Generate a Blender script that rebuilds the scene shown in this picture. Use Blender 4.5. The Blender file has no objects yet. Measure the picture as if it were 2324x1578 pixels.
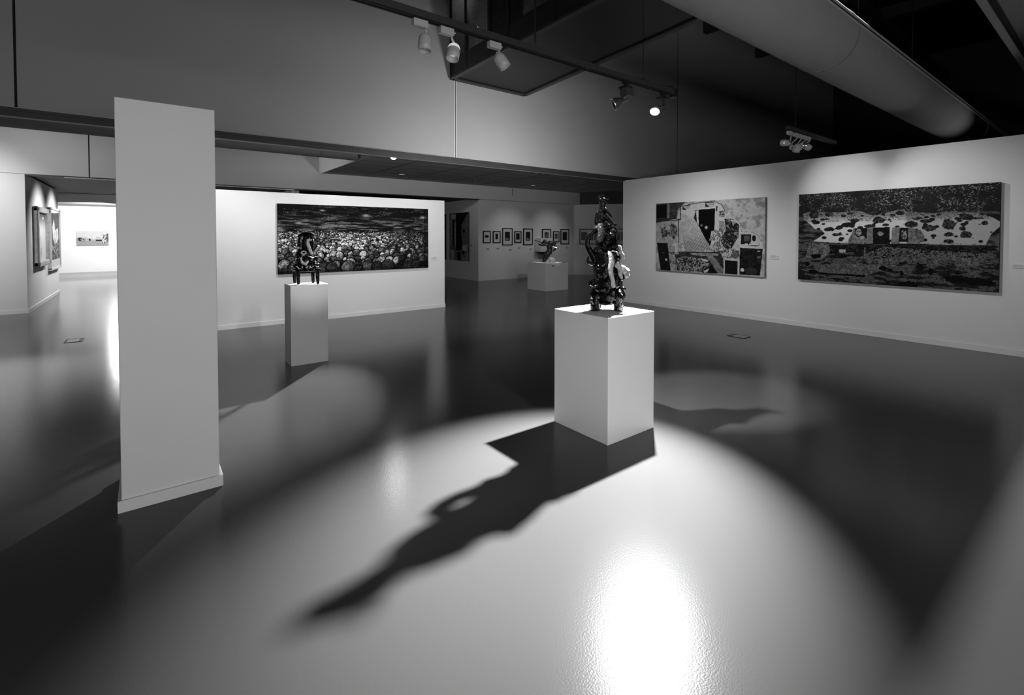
import bpy, bmesh, math, random
import numpy as np
from mathutils import Vector, Matrix, Quaternion
random.seed(7)
rng = np.random.default_rng(11)
V = Vector
scn = bpy.context.scene
COL = scn.collection

# ------------------------------------------------------------------ camera
W_PX, H_PX, F_PX, HORIZON = 2324., 1578., 1084., 535.
EYE = V((0, 0, 1.6))
PITCH = math.radians(1.305)
AZ = math.atan2(1416, 1084)                 # angle between the view and the long upper wall
FWD = V((math.cos(AZ), math.sin(AZ), 0)); RGT = V((math.sin(AZ), -math.cos(AZ), 0)); UP = V((0, 0, 1))
cam_d = bpy.data.cameras.new('camera'); cam = bpy.data.objects.new('camera', cam_d); COL.objects.link(cam)
cam.location = EYE
look = FWD * math.cos(PITCH) - UP * math.sin(PITCH); upv = FWD * math.sin(PITCH) + UP * math.cos(PITCH)
cam.rotation_euler = Matrix((RGT, upv, -look)).transposed().to_euler()
cam_d.sensor_width = 36; cam_d.lens = F_PX / W_PX * 36
cam_d.shift_y = -(H_PX / 2 - (HORIZON + F_PX * math.tan(PITCH))) / W_PX
cam_d.clip_start = .05; cam_d.clip_end = 100
scn.camera = cam

# ------------------------------------------------------------------ view, world
scn.view_settings.view_transform = 'Standard'; scn.view_settings.look = 'None'
scn.view_settings.exposure = 0; scn.view_settings.gamma = 1; scn.view_settings.use_curve_mapping = False
wd = bpy.data.worlds.new('world'); scn.world = wd; wd.use_nodes = True
wd.node_tree.nodes['Background'].inputs[0].default_value = (.5, .5, .5, 1)
wd.node_tree.nodes['Background'].inputs[1].default_value = .006
scn.cycles.max_bounces = 8; scn.cycles.diffuse_bounces = 4; scn.cycles.caustics_reflective = False
scn.cycles.sample_clamp_indirect = 6

# ------------------------------------------------------------------ lights
def spot(name, loc, aim, power, ang, blend=.5, rad=.04):
    l = bpy.data.lights.new(name, 'SPOT'); l.energy = power; l.spot_size = math.radians(ang); l.spot_blend = blend
    l.shadow_soft_size = rad
    o = bpy.data.objects.new(name, l); COL.objects.link(o); o.location = loc
    o.rotation_euler = (V(aim) - V(loc)).to_track_quat('-Z', 'Y').to_euler()
    return o
def area(name, loc, aim, power, sx, sy):
    l = bpy.data.lights.new(name, 'AREA'); l.shape = 'RECTANGLE'; l.size = sx; l.size_y = sy; l.energy = power
    o = bpy.data.objects.new(name, l); COL.objects.link(o); o.location = loc
    o.rotation_euler = (V(aim) - V(loc)).to_track_quat('-Z', 'Y').to_euler()
    return o
LAMP_LIT = V((4.125, 3.00, 2.86))
# lit track lamp facing the viewer, behind the front pedestal
spot('key_spot_light', (4.07, 3.0, 2.735), (2.13, 2.14, 0), 5500, 49, .85, .032)
# track lamp over the left side of the front pedestal
spot('track_spot_light', (2.30, 3.06, 2.88), (4.35, 2.55, 0), 620, 30, .6, .025)
# track lamp lighting the narrow pedestal
spot('track_spot_light', (1.80, 3.12, 2.90), (1.62, 6.3, 1.15), 230, 17, .9, .03)
# lamp hung behind the beam, lighting the second pedestal, and its spill
spot('rear_spot_light', (3.76, 8.60, 3.04), (1.0, 4.95, 0), 3300, 22, 1, .05)
spot('rear_spill_light', (3.76, 8.60, 3.04), (1.0, 5.2, 0), 30, 110, .8, .08)
# lamps washing the crowd painting
for i, (x, tx) in enumerate(((1.0, .6), (2.7, 2.6), (4.4, 4.4))):
    spot('wash_spot_light', (x, 7.9, 3.2), (tx, 9.39, 1.1), (165, 110, 75)[i], 110, 1, .05)
# track group washing the right wall, plus two unseen fills added last
for x, y, ty, tz, p, an in ((7.6, 3.3, 2.9, 2.3, 48, 60), (7.8, 2.6, 1.6, 2.3, 40, 60), (7.3, 5.0, 5.1, 1.9, 20, 70), (6.0, 4.8, 5.6, .9, 210, 85), (6.0, 2.4, 2.2, .8, 150, 80)):
    spot('wall_spot_light', (x, y, 2.95), (9.137, ty, tz), p, an, 1, .04)
# unseen fill added beyond the right wall to brighten the duct end
spot('duct_fill_light', (12.0, 1.0, 2.4), (10.4, 2.2, 3.6), 26, 110, 1, .05)
# high lamp whose light the big duct cuts off on the floor
spot('high_spot_light', (6.6, 2.6, 6.0), (3.8, -1.6, 0), 3600, 54, .35, .05)
# left part of the hall
spot('left_spot_light', (-1.0, 8.9, 3.04), (-1.7, 7.5, 0), 1050, 62, 1, .15)
spot('left_spot_light', (-2.8, 11.3, 3.3), (-3.4, 13.87, 1.7), 330, 90, .9, .06)
spot('left_upper_fill_light', (-2.6, 12.4, 3.2), (3.85, 12.6, 3.7), 420, 36, 1, .1)  # unseen fill added to brighten the white fascia
spot('left_upper_fill_light', (-2.0, 12.2, 3.1), (-1.4, 13.87, 3.6), 34, 150, 1, .1)  # wide unseen fill added for the far header
# unseen uplight in mid-air, added to brighten the upper wall
spot('upper_wall_fill_light', (4.9, 4.7, 2.2), (4.9, 7.5, 2.3), 330, 135, 1, .15)
# corridor
spot('corridor_spot_light', (-1.3, 24.0, 2.5), (-2.2, 27.9, 1.0), 1100, 110, .6, .1)
spot('corridor_spot_light', (-.6, 15.4, 2.75), (-1.96, 15.4, 1.5), 190, 95, 1, .04)
spot('corridor_spot_light', (-.6, 17.4, 2.75), (-1.96, 17.4, 1.5), 240, 95, 1, .04)
spot('corridor_spot_light', (-.8, 22.0, 2.8), (-1.2, 20.5, 0), 1300, 110, .6, .08)
# far room
spot('far_spot_light', (10.5, 11.6, 3.1), (10.6, 14.06, 1.2), 50, 60, 1, .05)
spot('far_spot_light', (12.4, 11.6, 3.1), (12.6, 14.06, 1.2), 50, 60, 1, .05)
spot('far_spot_light', (9.3, 9.3, 3.1), (9.55, 10.72, .8), 230, 20, .6, .04)
# added soft fill standing in for the bright walls behind the viewer
area('hall_fill_light', (.5, -4.6, 1.3), (2.0, 6, 1.0), 260, 6, 1.6)
spot('pedestal_fill_light', (1.6, -2.0, 2.9), (3.05, 2.5, .45), 170, 20, .8, .15)  # unseen fill added to lift the front pedestal's faces
spot('pedestal_fill_light', (-2.2, 1.8, 2.9), (2.8, 2.75, .45), 120, 16, .8, .15)  # second added fill, from the left, for the pedestal's left face
spot('cage_lamp_light', (5.0, 6.3, 4.9), (5.1, 7.5, 5.9), 40, 120, 1, .03)

# ------------------------------------------------------------------ materials
def mat(name, c, rough=.5, metal=0, spec=.5, bump=0, bscale=200, var=0, vscale=3, emit=0, coat=0):
    m = bpy.data.materials.new(name); m.use_nodes = True; nt = m.node_tree; b = nt.nodes['Principled BSDF']
    c3 = (c, c, c) if not isinstance(c, tuple) else c
    b.inputs['Base Color'].default_value = (*c3, 1); b.inputs['Roughness'].default_value = rough
    b.inputs['Metallic'].default_value = metal; b.inputs['Specular IOR Level'].default_value = spec
    b.inputs['Coat Weight'].default_value = coat
    tc = nt.nodes.new('ShaderNodeTexCoord')
    if var:
        n = nt.nodes.new('ShaderNodeTexNoise'); n.inputs['Scale'].default_value = vscale; n.inputs['Detail'].default_value = 5
        nt.links.new(tc.outputs['Object'], n.inputs['Vector'])
        r = nt.nodes.new('ShaderNodeMapRange'); r.inputs[1].default_value = .3; r.inputs[2].default_value = .7
        r.inputs[3].default_value = c3[0] * (1 - var); r.inputs[4].default_value = c3[0] * (1 + var)
        nt.links.new(n.outputs[0], r.inputs[0]); nt.links.new(r.outputs[0], b.inputs['Base Color'])
    if bump:
        n = nt.nodes.new('ShaderNodeTexNoise'); n.inputs['Scale'].default_value = bscale; n.inputs['Detail'].default_value = 2
        nt.links.new(tc.outputs['Object'], n.inputs['Vector'])
        bp = nt.nodes.new('ShaderNodeBump'); bp.inputs['Strength'].default_value = bump; bp.inputs['Distance'].default_value = .01
        nt.links.new(n.outputs[0], bp.inputs['Height']); nt.links.new(bp.outputs[0], b.inputs['Normal'])
    if emit:
        b.inputs['Emission Color'].default_value = (1, 1, 1, 1); b.inputs['Emission Strength'].default_value = emit
    return m
M = dict(
    wall=mat('wall_paint', .72, .8, spec=.2, var=.015, vscale=1.5),
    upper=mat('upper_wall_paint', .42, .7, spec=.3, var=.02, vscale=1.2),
    trim=mat('white_skirting', .72, .5),
    white=mat('white_plinth_paint', .78, .45, spec=.4, var=.01),
    floor=mat('resin_floor', .08, .165, spec=.17, bump=.05, bscale=130, var=.02, vscale=.6),
    dark=mat('dark_metal', .012, .45, spec=.4),
    dark2=mat('dark_paint', .03, .6),
    roof=mat('dark_roof', .012, .9, spec=.1, var=.3, vscale=2),
    beamm=mat('beam_profile', .045, .5, spec=.4, var=.1),
    soffit=mat('grey_soffit', .42, .9, spec=.1),
    duct=mat('fabric_duct', .24, .8, spec=.2, var=.03, vscale=6, bump=.1, bscale=14),
    steel=mat('grey_steel', .35, .5),
    black=mat('black_frame', .01, .35),
    seam=mat('seam_shadow_gap', .01, .9),
    seam2=mat('seam_cover', .4, .5),
    lampw=mat('lamp_white', .5, .35, spec=.5),
    lampc=mat('lamp_chrome', .7, .28, metal=1),
    lampd=mat('lamp_dark', .05, .3, spec=.6),
    bulb=mat('lit_bulb', 1, .3, emit=9),
    glow=mat('glowing_glass', .7, .2, emit=.45),
    bulbdim=mat('lamp_glow', .8, .3, emit=.25),
    paper=mat('paper_mount', .62, .6),
    plaque=mat('plaque_card', .72, .4),
    ink=mat('plaque_print', .12, .6),
    frame=mat('silvered_wood', .45, .35, metal=.4, var=.2, vscale=12),
    wframe=mat('pale_wood', .6, .5),
    chrome=mat('floor_box_rim', .4, .35, metal=.6),
    clear=mat('acrylic', .85, .1))
def glaze(name, c, sp, thr, rough=.09, spec=.35, bmp=.6):
    m = bpy.data.materials.new(name); m.use_nodes = True; nt = m.node_tree; b = nt.nodes['Principled BSDF']
    tc = nt.nodes.new('ShaderNodeTexCoord')
    n = nt.nodes.new('ShaderNodeTexNoise'); n.inputs['Scale'].default_value = 38; n.inputs['Detail'].default_value = 4
    nt.links.new(tc.outputs['Object'], n.inputs['Vector'])
    r = nt.nodes.new('ShaderNodeValToRGB'); r.color_ramp.elements[0].position = thr; r.color_ramp.elements[1].position = thr + .05
    r.color_ramp.elements[0].color = (c, c, c, 1); r.color_ramp.elements[1].color = (sp, sp, sp, 1)
    nt.links.new(n.outputs[0], r.inputs[0]); nt.links.new(r.outputs[0], b.inputs['Base Color'])
    n2 = nt.nodes.new('ShaderNodeTexNoise'); n2.inputs['Scale'].default_value = 55; n2.inputs['Detail'].default_value = 3
    nt.links.new(tc.outputs['Object'], n2.inputs['Vector'])
    bp = nt.nodes.new('ShaderNodeBump'); bp.inputs['Strength'].default_value = bmp; bp.inputs['Distance'].default_value = .02
    nt.links.new(n2.outputs[0], bp.inputs['Height']); nt.links.new(bp.outputs[0], b.inputs['Normal'])
    b.inputs['Roughness'].default_value = rough; b.inputs['Specular IOR Level'].default_value = spec
    return m
G_BLACK = glaze('black_glaze', .002, .05, .74, .07, .2, .4); G_WHITE = glaze('white_glaze', .5, .22, .6, .25)
G_GREY = glaze('grey_glaze', .03, .12, .6); G_MIX = glaze('speckled_glaze', .003, .45, .62, .08, .3)
G_BRONZE = glaze('dark_bronze', .006, .06, .6, .25); G_ROCK = glaze('grey_rock', .12, .4, .5, .4)

# ------------------------------------------------------------------ mesh helpers
class MB:
    def __init__(s, org=(0, 0, 0)): s.v = []; s.f = []; s.o = V(org)
    def add(s, vs, fs):
        n = len(s.v); s.v += [V(p) - s.o for p in vs]; s.f += [tuple(i + n for i in f) for f in fs]; return s
    def box(s, a, b):
        x0, y0, z0 = a; x1, y1, z1 = b
        return s.hexa([(x0, y0), (x1, y0), (x1, y1), (x0, y1)], z0, z1)
    def hexa(s, q, z0, z1):
        n = len(q)
        if sum(q[i][0] * q[(i + 1) % n][1] - q[(i + 1) % n][0] * q[i][1] for i in range(n)) < 0: q = q[::-1]
        return s.add([(x, y, z0) for x, y in q] + [(x, y, z1) for x, y in q],
                     [tuple(range(n))[::-1], tuple(range(n, 2 * n))] + [(i, (i + 1) % n, n + (i + 1) % n, n + i) for i in range(n)])
    def obox(s, c, ax, ay, az):            # oriented box: centre and three half-axes
        c, ax, ay, az = V(c), V(ax), V(ay), V(az); vs = []
        for k in (-1, 1):
            for i, j in ((-1, -1), (1, -1), (1, 1), (-1, 1)): vs.append(c + ax * i + ay * j + az * k)
        return s.add(vs, [(3, 2, 1, 0), (4, 5, 6, 7), (0, 1, 5, 4), (1, 2, 6, 5), (2, 3, 7, 6), (3, 0, 4, 7)])
    def tube(s, pts, rad, n=12, cap=True):
        pts = [V(p) for p in pts]; R = rad if isinstance(rad, (list, tuple)) else [rad] * len(pts)
        vs = []; prev = None
        for i, p in enumerate(pts):
            t = (pts[min(i + 1, len(pts) - 1)] - pts[max(i - 1, 0)]).normalized()
            u = (prev - t * prev.dot(t)) if prev else t.orthogonal()
            if u.length < 1e-6: u = t.orthogonal()
            u.normalize(); w = t.cross(u); prev = u
            for k in range(n):
                a = 2 * math.pi * k / n; vs.append(p + (u * math.cos(a) + w * math.sin(a)) * R[i])
        m = len(pts); fs = [(i * n + k, i * n + (k + 1) % n, (i + 1) * n + (k + 1) % n, (i + 1) * n + k) for i in range(m - 1) for k in range(n)]
        if cap: fs += [tuple(range(n))[::-1], tuple(range((m - 1) * n, m * n))]
        return s.add(vs, fs)
    def lathe(s, base, axis, prof, n=24):  # prof: (distance along axis, radius)
        base, axis = V(base), V(axis).normalized()
        u = axis.orthogonal().normalized(); w = axis.cross(u); vs = []
        for h, r in prof:
            for k in range(n):
                a = 2 * math.pi * k / n; vs.append(base + axis * h + (u * math.cos(a) + w * math.sin(a)) * max(r, 1e-4))
        m = len(prof)
        return s.add(vs, [(i * n + k, i * n + (k + 1) % n, (i + 1) * n + (k + 1) % n, (i + 1) * n + k) for i in range(m - 1) for k in range(n)])
    def build(s, name, m, parent=None, smooth=False, bevel=0):
        me = bpy.data.meshes.new(name); me.from_pydata([tuple(p) for p in s.v], [], s.f); me.update()
        if smooth:
            for p in me.polygons: p.use_smooth = True
        o = bpy.data.objects.new(name, me); COL.objects.link(o); me.materials.append(m)
        if parent: o.parent = parent
        else: o.location = s.o
        if bevel:
            b = o.modifiers.new('bevel', 'BEVEL'); b.width = bevel; b.segments = 2
        return o
def struct(name, mb, m, bevel=0):
    o = mb.build(name, m, bevel=bevel); o['kind'] = 'structure'; return o
def root(name, loc, label, cat, group=None):
    o = bpy.data.objects.new(name, None); COL.objects.link(o); o.location = loc; o.empty_display_size = .1
    return tag(o, label, cat, group)
def tag(o, label, cat, group=None):
    o['label'] = label; o['category'] = cat
    if group: o['group'] = group
    return o
def ray(x, y):
    return RGT * ((x - W_PX / 2) / F_PX) + upv * (((HORIZON + F_PX * math.tan(PITCH)) - y) / F_PX) + look
def on(x, y, ax, val):
    d = ray(x, y); return EYE + d * ((val - EYE[ax]) / d[ax])

# ------------------------------------------------------------------ the setting
XR, Y1, YP, Y2, XC = 9.137, 7.5, 9.39, 13.875, -1.963
WT = 2.926
struct('floor', MB().box((-9, -5, -.1), (22, 30, 0)), M['floor'])
struct('wall_right', MB().box((XR, -5, 0), (XR + .25, 7.53, WT)), M['wall'])
struct('baseboard_right', MB().box((XR - .015, -5, 0), (XR, 7.53, .085)), M['trim'], .003)
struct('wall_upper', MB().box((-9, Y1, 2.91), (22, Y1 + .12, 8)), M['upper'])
tr = MB().box((-9, Y1 - .035, 2.965), (XR + .8, Y1, 3.0)).box((-9, Y1 - .02, 2.905), (XR + .8, Y1, 2.965))
struct('trim_1', tr, M['beamm'])
struct('trim_2', MB().box((-9, Y1 - .038, 2.998), (4.2, Y1, 3.003)), M['frame'])
for i, (x, w, m) in enumerate(((-1.115, .022, 'seam'), (4.440, .016, 'trim'), (4.456, .008, 'seam'), (4.472, .016, 'trim'), (11.3, .014, 'seam'))):
    struct('trim_%d' % (3 + i), MB().box((x - w / 2, Y1 - .004, 3.0), (x + w / 2, Y1 + .01, 8)), M[m])
struct('wall_centre', MB().box((.35, YP, 0), (5.29, YP + .22, 2.377)), M['wall'])
struct('baseboard_centre', MB().box((.35, YP - .012, 0), (5.302, YP, .075)).box((5.29, YP, 0), (5.302, YP + .22, .075)), M['trim'])
# far header and the wall flush with it
struct('wall_far_left', MB().box((-9, Y2, 0), (XC, Y2 + .12, 2.865)).box((XC - .25, Y2 + .12, 0), (XC, 18.40, 2.865)), M['wall'])
struct('baseboard_far_left', MB().box((-9, Y2 - .012, 0), (XC + .012, Y2, .075)).box((XC, Y2, 0), (XC + .012, 18.412, .075)), M['trim'])
struct('wall_header', MB().box((-9, Y2, 2.872), (22, Y2 + .3, 6)), M['wall'])
struct('trim_20', MB().box((-.975, Y2 - .004, 2.875), (-.955, Y2, 5.5)), M['seam'])
struct('trim_8', MB().box((10.64, Y2 - .004, 3.05), (10.66, Y2, 3.33)), M['seam'])
struct('trim_9', MB().box((XC, Y2 - .01, 2.84), (9.2, Y2 + .28, 2.87)), M['beamm'])
struct('trim_10', MB().box((XC + .6, Y2 - .02, 2.83), (3.2, Y2 - .01, 2.845)), M['frame'])
# corridor
struct('ceiling_corridor', MB().box((-9, Y2 + .3, 2.9), (9.2, 20, 3.0)), M['dark2'])
struct('trim_11', MB().box((-9, 19.94, 2.83), (3, 20.0, 2.9)), M['wframe'])
struct('ceiling_corridor_end', MB().box((-9, 20, 2.88), (9.2, 28.2, 3.0)), M['soffit'])
struct('wall_corridor_end', MB().box((-9, 27.94, 0), (9.2, 28.2, 2.88)), M['wall'])
struct('wall_corridor_right', MB().box((3.2, 14.2, 0), (3.4, 27.94, 2.88)), M['wall'])
# far room
struct('wall_far_side', MB().box((9.27, 14.06, 0), (9.5, 20, 2.9)), M['wall'])
struct('wall_far', MB().box((9.5, 14.06, 0), (13.943, 14.3, 2.87)), M['wall'])
p0, p1 = V((13.943, 14.114, 0)), V((15.9, 11.625, 0)); od = (p1 - p0).normalized(); on_ = V((-od.y, od.x, 0))
if on_.dot(FWD) > 0: on_ = -on_                                   # faces the viewer
struct('wall_oblique', MB().hexa([(p0.x, p0.y), (p1.x, p1.y), (p1.x - on_.x * .2, p1.y - on_.y * .2), (p0.x - on_.x * .2, p0.y - on_.y * .2)], 0, 2.87), M['wall'])
struct('trim_12', MB().hexa([(p0.x + on_.x * .01, p0.y + on_.y * .01), (p1.x + on_.x * .01, p1.y + on_.y * .01), (p1.x - on_.x * .3, p1.y - on_.y * .3), (p0.x - on_.x * .3, p0.y - on_.y * .3)], 2.871, 3.34), M['dark2'])
# tiled ceiling with its fascia
tc_ = MB().box((3.87, Y1 + .13, 3.345), (16, Y2 + .3, 3.37))
struct('ceiling_tiled', tc_, M['soffit'])
gl = MB()
for x in np.arange(5.05, 16, 1.35): gl.box((x - .012, Y1 + .13, 3.341), (x + .012, Y2, 3.346))
for y in np.arange(Y1 + .4, Y2, .6): gl.box((3.87, y - .006, 3.342), (16, y + .006, 3.346))
struct('trim_13', gl, M['dark2'])
struct('trim_14', MB().box((3.85, Y1 + .13, 3.32), (3.87, Y2, 5.0)), M['wall'])
struct('ceiling_left', MB().box((-9, Y1 + .13, 5.0), (16, Y2, 5.1)), M['dark2'])
struct('ceiling_roof', MB().box((-9, -5, 8), (22, 8, 8.1)), M['roof'])
rb = MB()
for x in (12.5, 15.5): rb.box((x, -5, 7.3), (x + .2, 7.5, 7.6))
for y in (1, 4): rb.box((2, y, 7.0), (22, y + .12, 7.2))
struct('trim_15', rb, M['dark2'])
struct('wall_behind_viewer', MB().box((-9, -5, 0), (22, -4.8, 8)), M['wall'])
struct('wall_left_side', MB().box((-9.2, -5, 0), (-9, 28, 8)), M['wall'])
struct('wall_right_side', MB().box((22, -5, 0), (22.2, 28, 8)), M['dark2'])

# column
cr = root('column', (.11, 3.78, 0), 'tall white square column standing free at the left, cut off flat above', 'column')
MB(cr.location).box((-.135, 3.54, 0), (.352, 4.02, 2.39)).build('shaft', M['white'], cr, bevel=.004)
MB(cr.location).box((-.153, 3.522, 0), (.370, 4.038, .07)).build('plinth', M['white'], cr, bevel=.004)

# pedestals
def pedestal(q, h, label):
    c = (sum(p[0] for p in q) / 4, sum(p[1] for p in q) / 4, 0)
    o = MB(c).hexa(q, 0, h).build('pedestal', M['white'], bevel=.003)
    return tag(o, label, 'pedestal', 'white pedestals')
H1, H2, H3 = .975, .99, .80
pedestal([(2.766, 2.415), (3.334, 2.415), (3.334, 3.015), (2.766, 3.015)], H1, 'large white box pedestal in the foreground casting a long shadow')
pedestal([(1.383, 6.24), (1.826, 6.24), (1.826, 6.563), (1.383, 6.563)], H2, 'narrow tall white pedestal in front of the crowd painting')
pedestal([(9.07, 10.26), (9.957, 10.26), (9.957, 11.085), (9.07, 11.085)], H3, 'low wide white pedestal in the far room carrying the twisted bronze')

# upper-right duct, left duct
def duct(name, x0, x1, yc, zc, r, rings, label, grp):
    R = root(name, ((x0 + x1) / 2, yc, zc), label, 'duct')
    MB(R.location).tube([(x0, yc, zc), (x1, yc, zc)], r, 64).build('duct_body', M['duct'], R, smooth=False)
    for x in rings:
        MB(R.location).tube([(x - .012, yc, zc), (x + .012, yc, zc)], r + .006, 64).build('ring_seam', M['duct'], R)
        MB(R.location).tube([(x + .012, yc, zc), (x + .018, yc, zc)], r + .007, 64).build('ring_gap', M['seam'], R)
    return R
D1 = duct('air_duct', -2, 16, 2.19, 3.81, .35, (6.08, 13.4), 'large round fabric air duct running under the dark roof at the upper right', 0)
for a, w, m in ((math.radians(172), .012, 'seam2'), (math.radians(166), .006, 'dark2'), (math.radians(160), .012, 'seam2')):
    y, z = 2.19 + .352 * math.cos(a), 3.81 + .352 * math.sin(a)
    MB(D1.location).box((-2, y - .006, z - w), (16, y + .006, z + w)).build('long_seam', M[m], D1)
for x in (7.2, 9.6):
    MB(D1.location).tube([(x, 2.19, 4.16), (x, 2.19, 8)], .006, 6).build('hanger', M['dark'], D1)
duct('air_duct', -8.9, 3.848, 10.86, 3.715, .4, (3.0,), 'round grey air duct seen below the long beam, ending at the tiled ceiling', 0)
for p in D1.children:
    if p.name.startswith('duct_body'):
        for f in p.data.polygons: f.use_smooth = True

# steel beam top right
SB = root('steel_beam', (8, 1.3, 4.6), 'dark steel beam under the roof in the top right corner', 'beam')
b0 = V((0, 1.30, 4.60))
MB(SB.location).box((2, 1.215, 4.60), (20, 1.30, 4.62)).build('lower_flange', M['steel'], SB)
MB(SB.location).box((2, 1.25, 4.62), (20, 1.262, 4.90)).build('web', M['dark'], SB)
MB(SB.location).box((2, 1.0, 4.90), (20, 1.30, 4.93)).build('upper_flange', M['steel'], SB)

# mezzanine cage
CZ = 4.38
CG = root('mesh_cage_platform', (5.2, 5.2, CZ), 'dark suspended platform with wire mesh sides fixed to the upper wall', 'platform')
Q = [(4.36, 7.5), (6.02, 7.5), (5.62, 2.6), (4.28, 2.6)]
MB(CG.location).hexa(Q, CZ + .03, CZ + .07).build('deck', M['dark'], CG)
ch = MB(CG.location)
def bar(a, b, w, h, mb, up=(0, 0, 1)):
    a, b = V(a), V(b); d = (b - a); t = d.normalized(); u = V(up); s = t.cross(u).normalized(); u2 = s.cross(t)
    return mb.obox((a + b) / 2, d / 2, s * w / 2, u2 * h / 2)
for i, (zz, w, hh) in enumerate(((CZ + .012, .09, .025), (CZ + .06, .03, .12))):
    for a, b in ((0, 3), (1, 2), (0, 1), (2, 3)):
        bar((Q[a][0], Q[a][1] - (0.05 if Q[a][1] > 7 else 0), zz), (Q[b][0], Q[b][1] - (.05 if Q[b][1] > 7 else 0), zz), w, hh, ch)
ch.build('edge_channel', M['beamm'], CG)
k = MB(CG.location); bar((4.355, 7.5, CZ + .2), (4.275, 2.6, CZ + .2), .02, .28, k); k.build('kick_plate', M['dark'], CG)
k = MB(CG.location); bar((4.345, 5.6, CZ + .36), (4.27, 2.6, CZ + .36), .03, .03, k); k.build('rail', M['frame'], CG)
for y in (7.46, 6.95, 6.25, 5.75, 4.7, 3.6, 2.6):
    x = 4.36 - .08 * (7.5 - y) / 4.9
    MB(CG.location).box((x - .02, y - .03, CZ), (x + .02, y + .03, 7)).build('post', M['dark'], CG)
ms = MB(CG.location); z0, z1, ya, yb = CZ + .34, 6.4, 2.6, 7.46; pit = .03
def xat(y): return 4.352 - .08 * (7.5 - y) / 4.9
n = 0
s_ = ya - (z1 - z0)
while s_ < yb + (z1 - z0):
    for sg in (1, -1):
        # line y = s + sg*(z-z0)*.8
        za, zb = z0, z1; kx = .8 * sg
        def clip(z): return s_ + kx * (z - z0)
        lo, hi = z0, z1
        zz = [z0, z1]
        if kx > 0: lo = max(z0, z0 + (ya - s_) / kx); hi = min(z1, z0 + (yb - s_) / kx)
        else: lo = max(z0, z0 + (yb - s_) / kx); hi = min(z1, z0 + (ya - s_) / kx)
        if hi - lo > .02:
            a = (xat(clip(lo)), clip(lo), lo); b = (xat(clip(hi)), clip(hi), hi)
            bar(a, b, .004, .009, ms, up=(1, 0, 0.001))
    s_ += pit
ms.build('wire_mesh', M['dark'], CG)
for a, b in (((5.22, 7.0, CZ + .07), (5.6, 7.4, 7)), ((5.2, 4.6, CZ + .07), (5.55, 5.3, 7))):
    MB(CG.location).box(a, b).build('equipment_cabinet', M['dark'], CG)
gp = on(1084, 66, 1, 7.3)
WL = root('bulkhead_lamp', gp, 'small bright lamp seen through the wire mesh of the platform', 'lamp')
MB(WL.location).box((gp.x - .06, 7.3, gp.z - .05), (gp.x + .06, 7.5, gp.z + .05)).build('housing', M['lampd'], WL)
MB(WL.location).lathe(gp, (0, -1, 0), [(-.01, .04), (.02, .035), (.035, .02), (.04, 0)]).build('lens', M['bulb'], WL, smooth=True)
# cable hanging near the platform
tag(MB((2.66, 3.13, 3.2)).tube([(2.645, 3.13, 8), (2.642, 3.13, 3.26), (2.65, 3.13, 3.20), (2.70, 3.13, 3.175), (2.8, 3.13, 3.17)], .008, 8).build('hanging_cable', M['dark'], smooth=True),
    'thin dark cable dropping to the lighting track and bending onto it', 'cable')

# ------------------------------------------------------------------ tracks and lamps
YT = 3.08
def track(x0, x1, label):
    R = root('lighting_track', ((x0 + x1) / 2, YT, 3.12), label, 'lighting track', 'ceiling lighting tracks')
    MB(R.location).box((x0, YT - .028, 3.125), (x1, YT + .028, 3.175)).build('rail', M['dark2'], R)
    MB(R.location).box((x0, YT - .022, 3.115), (x1, YT - .010, 3.126)).box((x0, YT + .010, 3.115), (x1, YT + .022, 3.126)).build('lip', M['dark'], R)
    return R
T1 = track(-1, 4.56, 'long dark lighting track hanging across the upper centre above the pedestals')
MB(T1.location).box((4.54, YT - .034, 3.10), (4.60, YT + .034, 3.185)).build('end_cap', M['dark'], T1)
MB(T1.location).tube([(4.04, YT, 3.17), (4.04, YT, 8)], .0035, 6).build('suspension_wire', M['dark'], T1)
MB(T1.location).tube([(3.9, YT, 3.18), (4.04, YT, 3.195), (4.2, YT, 3.18), (4.45, YT, 3.19), (4.53, YT, 3.215), (4.57, YT, 3.18)], .006, 8).build('cable', M['dark'], T1, smooth=True)
T2 = track(7.35, XR, 'short dark lighting track with clustered lamps near the right wall')
MB(T2.location).tube([(7.62, YT, 3.17), (7.62, YT, 8)], .0035, 6).build('suspension_wire', M['dark'], T2)

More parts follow.
